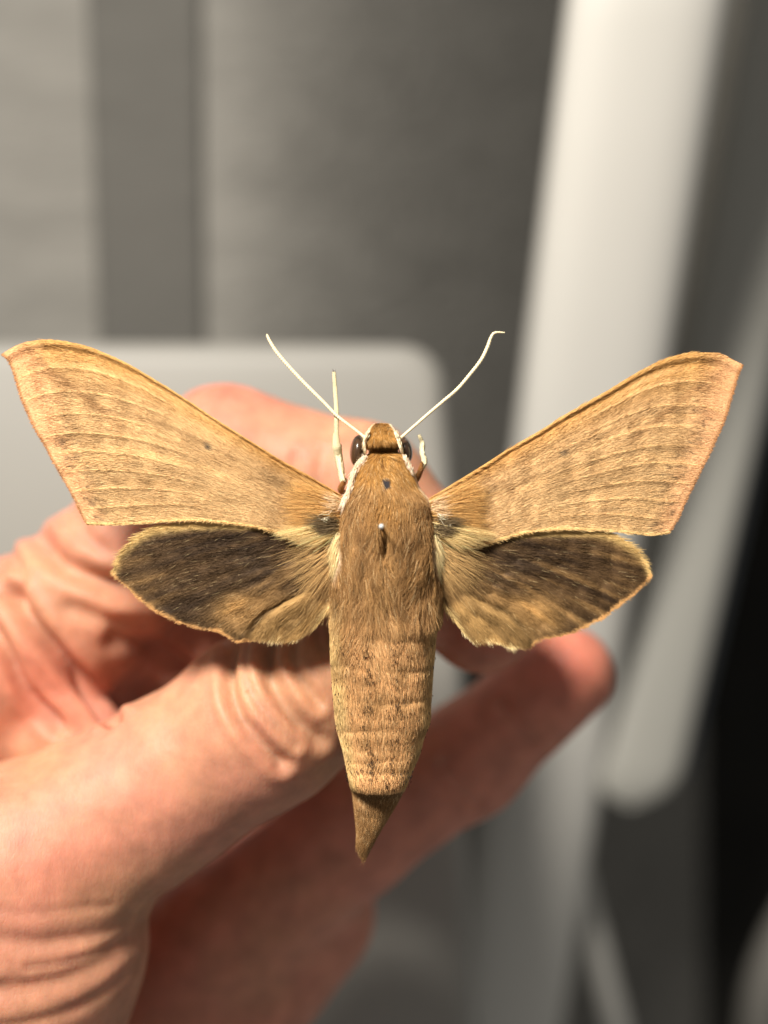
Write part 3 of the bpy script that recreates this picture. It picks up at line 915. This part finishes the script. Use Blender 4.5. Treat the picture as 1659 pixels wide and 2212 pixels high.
def body_color(t, py, px, dorsal):
    """t: -1..1 across the back"""
    n1 = noise2(px / 26, py / 26, 41); n2 = noise2(px / 7, py / 18, 42)
    col = np.broadcast_to(C(154, 115, 70), t.shape + (3,)).copy()
    n3 = noise2(px / 5 + 3 * noise2(px / 40, py / 40, 44), py / 34, 43)
    col = mix(col, C(172, 125, 63), sst(1075, 1040, py) * 0.9)                      # golden collar and head
    col = mix(col, C(172, 124, 62), np.exp(-((py - 1110) / 40) ** 2 - (t / 0.35) ** 2) * 0.7)
    col = mix(col, C(118, 84, 48), np.clip(n1, 0, 1) * 0.5)
    col = mix(col, C(96, 66, 36), np.clip(n3, 0, 1) * 0.55 * sst(1100, 1160, py))
    col = mix(col, C(190, 148, 92), np.clip(-n3, 0, 1) * 0.4 * sst(1120, 1200, py))
    col = mix(col, C(186, 146, 92), np.clip(n2, 0, 1) * 0.35)
    col = mix(col, C(122, 88, 54), np.exp(-((np.abs(t) - 0.45) / 0.2) ** 2) * np.exp(-((py - 1185) / 45) ** 2) * 0.45)
    # cream line down the shoulders and head sides
    sh = sst(0.80, 0.92, -t) * sst(965, 985, py) * sst(1110, 1060, py) + sst(0.85, 0.95, t) * sst(965, 985, py) * sst(1110, 1040, py) * 0.7
    sh = sh + sst(0.74, 0.9, np.abs(t)) * sst(972, 950, py)
    sh = sh + sst(0.88, 0.96, np.abs(t)) * sst(1150, 1190, py) * sst(1270, 1220, py) * 0.8
    col = mix(col, C(238, 212, 178), np.clip(sh, 0, 1) * 0.95)
    # shadow in the neck groove, painted darker into the hair colour
    col = mix(col, C(108, 74, 34), np.exp(-((py - 968) / 5) ** 2) * sst(0.85, 0.6, np.abs(t)) * 0.6)
    # abdomen
    ab = sst(1265, 1400, py + 16 * n1)
    ac = np.broadcast_to(C(204, 158, 106), col.shape).copy()
    ac = mix(ac, C(206, 178, 118), sst(0.55, 0.85, -t) * 0.8 + sst(0.7, 0.9, t) * 0.5)
    n4 = noise2(px / 40, py / 16, 46)
    ac = mix(ac, C(146, 106, 64), np.clip(n1 + 0.6 * n4 + 0.05, 0, 1) * 0.7 * sst(1680, 1420, py))
    ac = mix(ac, C(140, 116, 78), np.clip(n4 + 0.3, 0, 1) * sst(0.6, 0.9, np.abs(t)) * 0.5)
    ac = mix(ac, C(214, 170, 116), np.clip(n2, 0, 1) * 0.4)
    for s_ in seg_y[1:]:
        ac = mix(ac, C(150, 112, 68), np.exp(-((py - s_ - 12 - 9 * n1) / 10) ** 2) * 0.42 * (1 + 0.8 * n1))
    ac = mix(ac, C(138, 100, 60), np.exp(-((t + 0.62) / 0.2) ** 2) * np.exp(-((py - 1405) / 34) ** 2) * 0.6)
    col = mix(col, ac, ab)
    col = mix(col, C(92, 64, 36), np.exp(-((py - 1306) / 10) ** 2) * np.exp(-((t - 0.02) / 0.28) ** 2) * (0.6 + 0.4 * n1))
    col = mix(col, C(74, 54, 32), np.exp(-((py - 1314) / 11) ** 2) * np.exp(-((t + 0.8) / 0.12) ** 2) * 0.8)
    col = mix(col, C(222, 176, 116), np.exp(-((py - 1344) / 11) ** 2) * np.exp(-((t - 0.05) / 0.35) ** 2) * (0.5 + 0.4 * n1))
    # tail; shadow below the last ring painted in as darker tones
    col = mix(col, C(142, 106, 66), sst(1698, 1704, py))
    col = mix(col, C(196, 152, 100), np.exp(-((px - 812) / 20) ** 2 - ((py - 1752) / 22) ** 2) * 0.7)
    col = mix(col, C(104, 78, 50), sst(1698, 1706, py) * np.exp(-((py - 1712) / 10) ** 2) * 0.6)
    # blue black bare spot, little scar
    r = np.hypot((px - 834) / 8.5, (py - 1049) / 12)
    col = mix(col, C(52, 54, 62), sst(1.2, 0.75, r) * 0.95)
    r = np.hypot((px - 828) / 6, (py - 1011) / 4)
    col = mix(col, C(92, 52, 24), sst(1.2, 0.5, r) * 0.8)
    r = np.hypot((px - 831) / 6.5, (py - 1180) / 26)
    col = mix(col, C(26, 17, 10), sst(1.25, 0.6, r) * 0.95)  # dark inside of the pin hole painted into the colour
    return col


pys = np.concatenate([np.linspace(914, 990, 46), np.linspace(993, 1690, 210), np.linspace(1692, 1712, 14), np.linspace(1715, 1848, 44)])
th = np.linspace(0, 2 * np.pi, 72, endpoint=False)
PY, TH = np.meshgrid(pys, th, indexing='ij')
B = body_at(PY, TH)
pxg = B[..., 0] / S + 829.5
bc = body_color(np.cos(TH), PY, pxg, np.sin(TH) > 0)
nr = len(pys)
bv = B.reshape(-1, 3)
cap0 = bv[:72].mean(0); cap1 = bv[-72:].mean(0)
V = np.vstack([bv, cap0[None], cap1[None]])
F = [list(q) for q in grid_faces(nr, 72, wrap=True)]
nb = len(bv)
for i in range(72):
    j = (i + 1) % 72
    F.append([nb, i, j]); F.append([nb + 1, nb - 72 + j, nb - 72 + i])
body = mesh_obj('body', V, F, M_body, moth, col=np.vstack([bc.reshape(-1, 3), bc[0, :1], bc[-1, :1]]) * 0.6)

# ---- fur over the body
def body_fur(n, y0, y1, len_f, lift_f, rad_mm, name, seed, colf=None, mask=None, npt=5, off=0.0):
    py = rng.uniform(y0, y1, n); a = rng.uniform(-0.35, np.pi + 0.35, n)
    if mask is not None:
        keep = mask(py, a); py = py[keep]; a = a[keep]; n = len(py)
    R = body_at(py, a)
    e = 1e-2
    da = body_at(py, a + e) - body_at(py, a - e)
    dp = body_at(py + 1, a) - body_at(py - 1, a)
    nrm = np.cross(da, dp)
    nrm /= np.linalg.norm(nrm, axis=1)[:, None]
    ctr = body_at(py, np.full(n, np.pi / 2)); ctr[:, 1] = 0.0012
    sg = np.sign(((R - ctr) * nrm).sum(1)); nrm *= sg[:, None]
    dp /= np.linalg.norm(dp, axis=1)[:, None]
    da /= np.linalg.norm(da, axis=1)[:, None]
    R = R + nrm * off
    t = np.cos(a); px = R[:, 0] / S + 829.5
    # comb direction: tailwards, parting and converging
    sw = 0.6 * noise2(px / 30, py / 60, seed) + 0.45 * noise2(px / 9, py / 30, seed + 9) * sst(1080, 1150, py) * sst(1420, 1330, py) + rng.normal(0, 0.15, n)
    lat = -0.95 * t * sst(1110, 1190, py) * sst(1330, 1250, py) + 0.45 * t * sst(1110, 1020, py) + sw * (0.6 + 0.5 * sst(1110, 1200, py) * sst(1330, 1270, py)) * sst(1500, 1330, py) + sw * 0.35
    side = np.where(np.sin(a) > -2, 1, 1)
    dr = dp - da * (lat * side)[:, None]
    # head hair: fans out from the brow
    dr /= np.linalg.norm(dr, axis=1)[:, None]
    ln = len_f(py, t) * rng.uniform(0.6, 1.25, n) * 0.001
    if colf is None:      # cropped hair above the bare spot, the pin hole and the neck
        for cx_, cy_, wx_, wy_, mn_ in ((833, 1026, 11, 16, 0.3), (831, 1148, 10, 30, 0.16), (828, 1003, 6, 6, 0.4)):
            ln = ln * (1 - (1 - mn_) * np.exp(-((px - cx_) / wx_) ** 4 - ((py - cy_) / wy_) ** 4))
    lf = lift_f(py, t) * rng.uniform(0.5, 1.4, n) * (1 + 0.9 * noise2(px / 11, py / 26, seed + 5) * sst(1080, 1170, py) * sst(1420, 1330, py)) + off / ln * 0
    s = np.linspace(0, 1, npt)[None, :, None]
    pos = R[:, None] + dr[:, None] * ln[:, None, None] * s + nrm[:, None] * (ln * lf)[:, None, None] * (s * (1.6 - 0.75 * s)) \
        + (da * rng.normal(0, 0.06, n)[:, None])[:, None] * ln[:, None, None] * s * s
    rad = (rad_mm * 0.001 * rng.uniform(0.7, 1.3, n))[:, None] * np.linspace(1, 0.25, npt)[None]
    pe = np.where(py < 1699, np.minimum(py + rng.uniform(0.1, 1.0, n) * ln / S, 1697), py)
    hc = (body_color(t, pe, px + dr[:, 0] * 0.5 * ln / S, None) if colf is None else colf(py, t, n)) * np.exp(rng.normal(0, 0.19, n))[:, None]
    if colf is None:
        lt = rng.random(n) < 0.06
        hc[lt] = hc[lt] * 0.5 + C(240, 210, 158) * 0.5
    return hair_obj(name, pos, rad, hc, M_fur, body)


fl = lambda py, t: np.interp(py, [914, 950, 966, 985, 1060, 1130, 1250, 1310, 1360, 1500, 1690, 1700, 1800, 1848], [0.7, 0.75, 0.5, 0.8, 1.2, 1.8, 2.5, 2.2, 1.3, 0.95, 0.9, 0.9, 0.9, 0.8]) * (1 - 0.45 * np.abs(t) ** 4)
ll = lambda py, t: np.interp(py, [914, 966, 985, 1100, 1200, 1300, 1360, 1700, 1848], [0.25, 0.12, 0.2, 0.22, 0.28, 0.32, 0.22, 0.15, 0.10]) * (1 - 0.55 * np.abs(t) ** 4)
bare = lambda py, a: ~(((py > 966 + 3 * np.sin(a * 23)) & (py < 979)) | (np.hypot((body_at(py, a)[:, 0] / S + 829.5 - 834) / 8, (py - 1047) / 11) < 1) | (np.hypot((body_at(py, a)[:, 0] / S + 829.5 - 831) / 7, (py - 1183) / 27) < 1))
body_fur(66000, 916, 1846, fl, ll, 0.024, 'fur', 71, mask=bare)
body_fur(7000, 1120, 1320, lambda p, t: 2.3 * (1 - 0.6 * t ** 4), lambda p, t: np.full(len(p), 0.3), 0.020, 'fur', 72, mask=bare)
# overhanging last abdominal ring and tail brush
body_fur(3500, 1676, 1698, lambda p, t: rng.uniform(0.4, 1.1, len(p)), lambda p, t: np.full(len(p), 0.10), 0.026, 'fur', 73)
body_fur(700, 1805, 1844, lambda p, t: rng.uniform(0.3, 1.5, len(p)), lambda p, t: np.full(len(p), 0.08), 0.022, 'tail_brush', 74)
# black scales in two rows along the abdomen
def speck_mask(py, a):
    t = np.cos(a)
    c = np.exp(-((t + 0.22 + 0.03 * np.sin(py / 30)) / 0.07) ** 2) * (0.25 + 0.75 * sst(0.0, 0.5, noise2(py / 22, 2.2, 81))) + 0.55 * np.exp(-((t - 0.2) / 0.08) ** 2) * (0.4 + 0.6 * sst(-0.1, 0.5, noise2(py / 25, 5.2, 82))) + 0.035 + 0.12 * np.exp(-((py - 1668) / 18) ** 2)
    return (rng.random(len(py)) < c) & (np.sin(a) > 0.3)
body_fur(8000, 1372, 1690, lambda p, t: np.full(len(p), 0.34), lambda p, t: np.full(len(p), 0.1), 0.044, 'dark_scales', 75,
         colf=lambda py, t, n: np.broadcast_to(C(40, 28, 18), (n, 3)), mask=speck_mask, npt=3, off=0.00036)


# ---- loose tufts where the wings meet the body
def tuft(n, root, tip, spread_r, spread_t, y0, y1, color, rad_mm, name='fur'):
    root = resample(root, 200); tip = resample(tip, 200)
    k = rng.integers(0, 200, n)
    a = root[k] + rng.normal(0, spread_r, (n, 2)); b = tip[k] + rng.normal(0, spread_t, (n, 2))
    f = rng.uniform(0.75, 1.05, n)[:, None]
    b = a + (b - a) * f
    y_a = y0 + rng.normal(0, 0.0003, n); y_b = y1 + rng.normal(0, 0.0003, n)
    s = np.linspace(0, 1, 6)[None, :, None]
    pxy = a[:, None] * (1 - s) + b[:, None] * s
    bow = rng.normal(0, 3, n)
    pxy[..., 1] += bow[:, None] * (s[..., 0] * (1 - s[..., 0])) * 4
    yy = (y_a[:, None] * (1 - s[..., 0]) + y_b[:, None] * s[..., 0]) - 0.0005 * (4 * s[..., 0] * (1 - s[..., 0]))
    pos = W(pxy[..., 0], pxy[..., 1], yy)
    rad = (rad_mm * 0.001 * rng.uniform(0.7, 1.3, n))[:, None] * np.linspace(1, 0.2, 6)[None]
    hc = color * np.exp(rng.normal(0, 0.2, (n, 1)))
    hair_obj(name, pos, rad, hc, M_fur, body)


for sg in (-1, 1):
    mx = (lambda p: [(829.5 + (x - 829.5) * (1 if sg < 0 else -1) + (9 if sg > 0 else 0), y + (4 if sg > 0 else 0)) for x, y in p])
    # golden hair of the forewing root
    tuft(2200, mx([(738, 1080), (734, 1120)]), mx([(630, 1046), (630, 1135)]), 3, 14, -0.0004, -0.0010, C(200, 156, 94), 0.022)
    tuft(110, mx([(736, 1078), (734, 1100)]), mx([(690, 1066), (690, 1100)]), 3, 10, -0.0010, -0.0012, C(220, 188, 146), 0.020)
    # cream fan below the forewing, mixed with tan
    tuft(600, mx([(730, 1126), (726, 1148)]), mx([(600, 1148), (668, 1182)]), 4, 7, -0.0005, -0.0009, C(196, 158, 100), 0.022)
    tuft(800, mx([(730, 1126), (726, 1148)]), mx([(590, 1150), (670, 1184)]), 4, 6, -0.0007, -0.0010, C(230, 202, 142), 0.021)
    # charcoal tuft
    tuft(300, mx([(722, 1122), (724, 1146)]), mx([(650, 1116), (684, 1158)]), 6, 8, -0.0012, -0.0014, C(104, 86, 60), 0.022)
    # tan and pale hair over the hindwing root
    tuft(800, mx([(730, 1165), (727, 1200)]), mx([(640, 1205), (655, 1255)]), 4, 14, -0.0001, 0.0001, C(104, 82, 55), 0.021)
    tuft(800, mx([(728, 1200), (724, 1240)]), mx([(655, 1265), (690, 1310)]), 4, 14, -0.0001, 0.0001, C(158, 124, 80), 0.021)
    tuft(420, mx([(730, 1160), (726, 1215)]), mx([(620, 1215), (665, 1290)]), 4, 18, -0.0003, -0.0003, C(196, 160, 106), 0.019)
    tuft(800, mx([(732, 1150), (730, 1200)]), mx([(708, 1200), (720, 1258)]), 3, 5, -0.0012, -0.0008, C(236, 210, 156), 0.022)
    # a few white scales in the armpit
    tuft(14, mx([(716, 1108), (712, 1124)]), mx([(700, 1112), (692, 1124)]), 6, 9, -0.0016, -0.0018, C(240, 224, 190), 0.020)
# pink cream shoulder line, stronger on the left
tuft(1100, [(790, 986), (770, 1010), (756, 1055), (742, 1085)], [(782, 1000), (764, 1028), (750, 1075), (736, 1108)], 3, 5, -0.0015, -0.0012, C(240, 214, 186), 0.024)
tuft(700, [(872, 984), (888, 1012)], [(878, 998), (894, 1028)], 2, 2.5, -0.0015, -0.0012, C(240, 214, 186), 0.024)
tuft(500, [(797, 930), (789, 948), (788, 962)], [(790, 944), (784, 966), (790, 982)], 1.5, 2, -0.0018, -0.0010, C(240, 218, 184), 0.024)
tuft(400, [(853, 932), (861, 950), (864, 962)], [(862, 948), (868, 968), (870, 984)], 1.5, 2, -0.0018, -0.0010, C(240, 218, 184), 0.024)


# ---- eyes
def ellipsoid(c, r, rot, n=36, m=20):
    V = []
    for i in range(m + 1):
        a = math.pi * i / m
        for j in range(n):
            b = 2 * math.pi * j / n
            V.append((r[0] * math.sin(a) * math.cos(b), r[1] * math.sin(a) * math.sin(b), r[2] * math.cos(a)))
    V = np.array(V)
    cs, sn = math.cos(rot), math.sin(rot)
    V = np.stack([V[:, 0] * cs + V[:, 2] * sn, V[:, 1], -V[:, 0] * sn + V[:, 2] * cs], -1) + c
    return V, [list(q) for q in grid_faces(m + 1, n, wrap=True)]


for cx, cy, hw, hh, rot in ((773.5, 974, 18, 35, 0.10), (875.5, 972, 15, 29, -0.20)):
    v, f = ellipsoid(W(cx, cy, 0.0018), (hw * S, 0.0022, hh * S), rot)
    mesh_obj('eye', v, f, M_eye, moth)


# ---- antennae
def antenna(pts, y0, y1, r0, r1, tipthin):
    p = resample(pts, 260)
    s = np.linspace(0, 1, 260)
    y = y0 + (y1 - y0) * s
    r = np.interp(s, [0, 0.05, 0.5, 0.85, 1 - tipthin, 1], [r0 * 1.1, r0, r1, r1 * 1.02, r1 * 0.8, r1 * 0.35]) * S
    r = r * (1 + 0.11 * np.sin(s * 2 * np.pi * 52))
    v, f = tube(W(p[:, 0], p[:, 1], y), r, 12)
    return mesh_obj('antenna', v, f, M_ant, moth)


antenna([(790, 948), (783, 941), (768, 929), (729, 899), (697, 866.5), (659.6, 829.5), (627, 795), (599, 762), (583, 737), (576, 721.5)], -0.001, 0.0005, 3.1, 3.8, 0.02)
antenna([(861, 950), (868, 944), (891, 924), (923, 896), (956, 868), (988, 840.5), (1016, 808), (1039, 778), (1053, 750), (1061, 728), (1070, 718.5), (1090, 718.5)], -0.001, 0.0, 3.1, 3.8, 0.08)


# ---- front legs
def leg(pts, rr, ys, mat, name, parent):
    p = resample(pts, 80)
    s = np.linspace(0, 1, 80)
    r = np.interp(s, np.linspace(0, 1, len(rr)), rr) * S
    r = r * (1 + 0.05 * noise2(s * 30, 0.5, 91))
    y = np.interp(s, np.linspace(0, 1, len(ys)), ys)
    v, f = tube(W(p[:, 0], p[:, 1], y), r, 12)
    return mesh_obj(name, v, f, mat, parent)


l1 = leg([(741, 1052), (741, 1040), (734, 1006), (727, 961), (726, 935)], [5, 7, 10, 9.5, 6.0], [0.0025, 0.002, 0.001, 0, 0], M_leg, 'leg', moth)
leg([(746, 1066), (736, 1058), (742, 1044), (747, 1036)], [6, 7, 7, 4], [0.003, 0.0025, 0.0018, 0.001], M_legb, 'femur', l1)
leg([(742, 1040), (740, 1010), (737, 985), (736, 960)], [3.5, 4, 3.5, 2], [0.0026, 0.002, 0.0012, 0.0008], M_legb, 'tibia_edge', l1)
t1 = leg([(727, 940), (727, 924), (727, 887), (724, 841), (721.5, 803)], [5, 5.5, 4.6, 4.6, 4.0], [0, 0, 0.0005, 0.001, 0.001], M_leg, 'tarsus', l1)
for x in (719.5, 723.5):
    leg([(722, 804), (x, 800), (x + (x - 721.5) * 0.4, 797)], [1.4, 1.0, 0.4], [0.001, 0.001, 0.001], M_pin, 'claw', l1)
l2 = leg([(900, 1030), (909, 1016), (917, 997), (912, 977), (913, 960), (905, 939)], [6, 6, 6.5, 5.5, 5, 3.5], [0.002, 0.0015, 0.001, 0.001, 0.001, 0.001], M_leg, 'leg', moth)
leg([(896, 1042), (903, 1030), (909, 1014), (911, 998)], [6, 6.5, 6, 3], [0.0022, 0.0014, 0.0006, 0.0002], M_legb, 'femur', l2)
def leg_fur(pts, n, y, color, parent, r):
    p = resample(pts, 200); k = rng.integers(2, 198, n)
    tg = p[k + 1] - p[k - 1]; tg /= np.linalg.norm(tg, axis=1)[:, None]
    a = p[k] + rng.normal(0, r * 0.5, (n, 2))
    b = a + tg * rng.uniform(5, 11, n)[:, None] + rng.normal(0, 1.6, (n, 2))
    s = np.linspace(0, 1, 3)[None, :, None]
    q = a[:, None] * (1 - s) + b[:, None] * s
    pos = W(q[..., 0], q[..., 1], np.full(q.shape[:2], y) - 0.0003 * np.linspace(1, 1.1, 3)[None])
    hair_obj('fur', pos, np.full((n, 3), 0.00002) * np.array([1, 0.8, 0.3]), color * np.exp(rng.normal(0, 0.15, (n, 1))), M_fur, parent)
leg_fur([(741, 1040), (734, 1006), (727, 961), (726, 935)], 500, 0.0004, C(240, 226, 190), l1, 5)
leg_fur([(909, 1012), (916, 996), (912, 977), (912, 960)], 260, 0.0008, C(240, 226, 190), l2, 4)

# ================================================================== PIN
pa = W(824, 1137, -0.0085); pb = W(836, 1190, 0.030)
pin = tag(empty('insect_pin', pb), 'steel insect pin with tiny white head standing in the moth\'s thorax', 'pin')
s = np.linspace(0, 1, 20)[:, None]
v, f = tube(pa * (1 - s) + pb * s, np.full(20, 0.00017), 12)
mesh_obj('shaft', v, f, M_pin, pin)
v, f = ellipsoid(pa, (0.00029, 0.00029, 0.00029), 0, 20, 12)
mesh_obj('pin_head', v, f, M_pinh, pin)
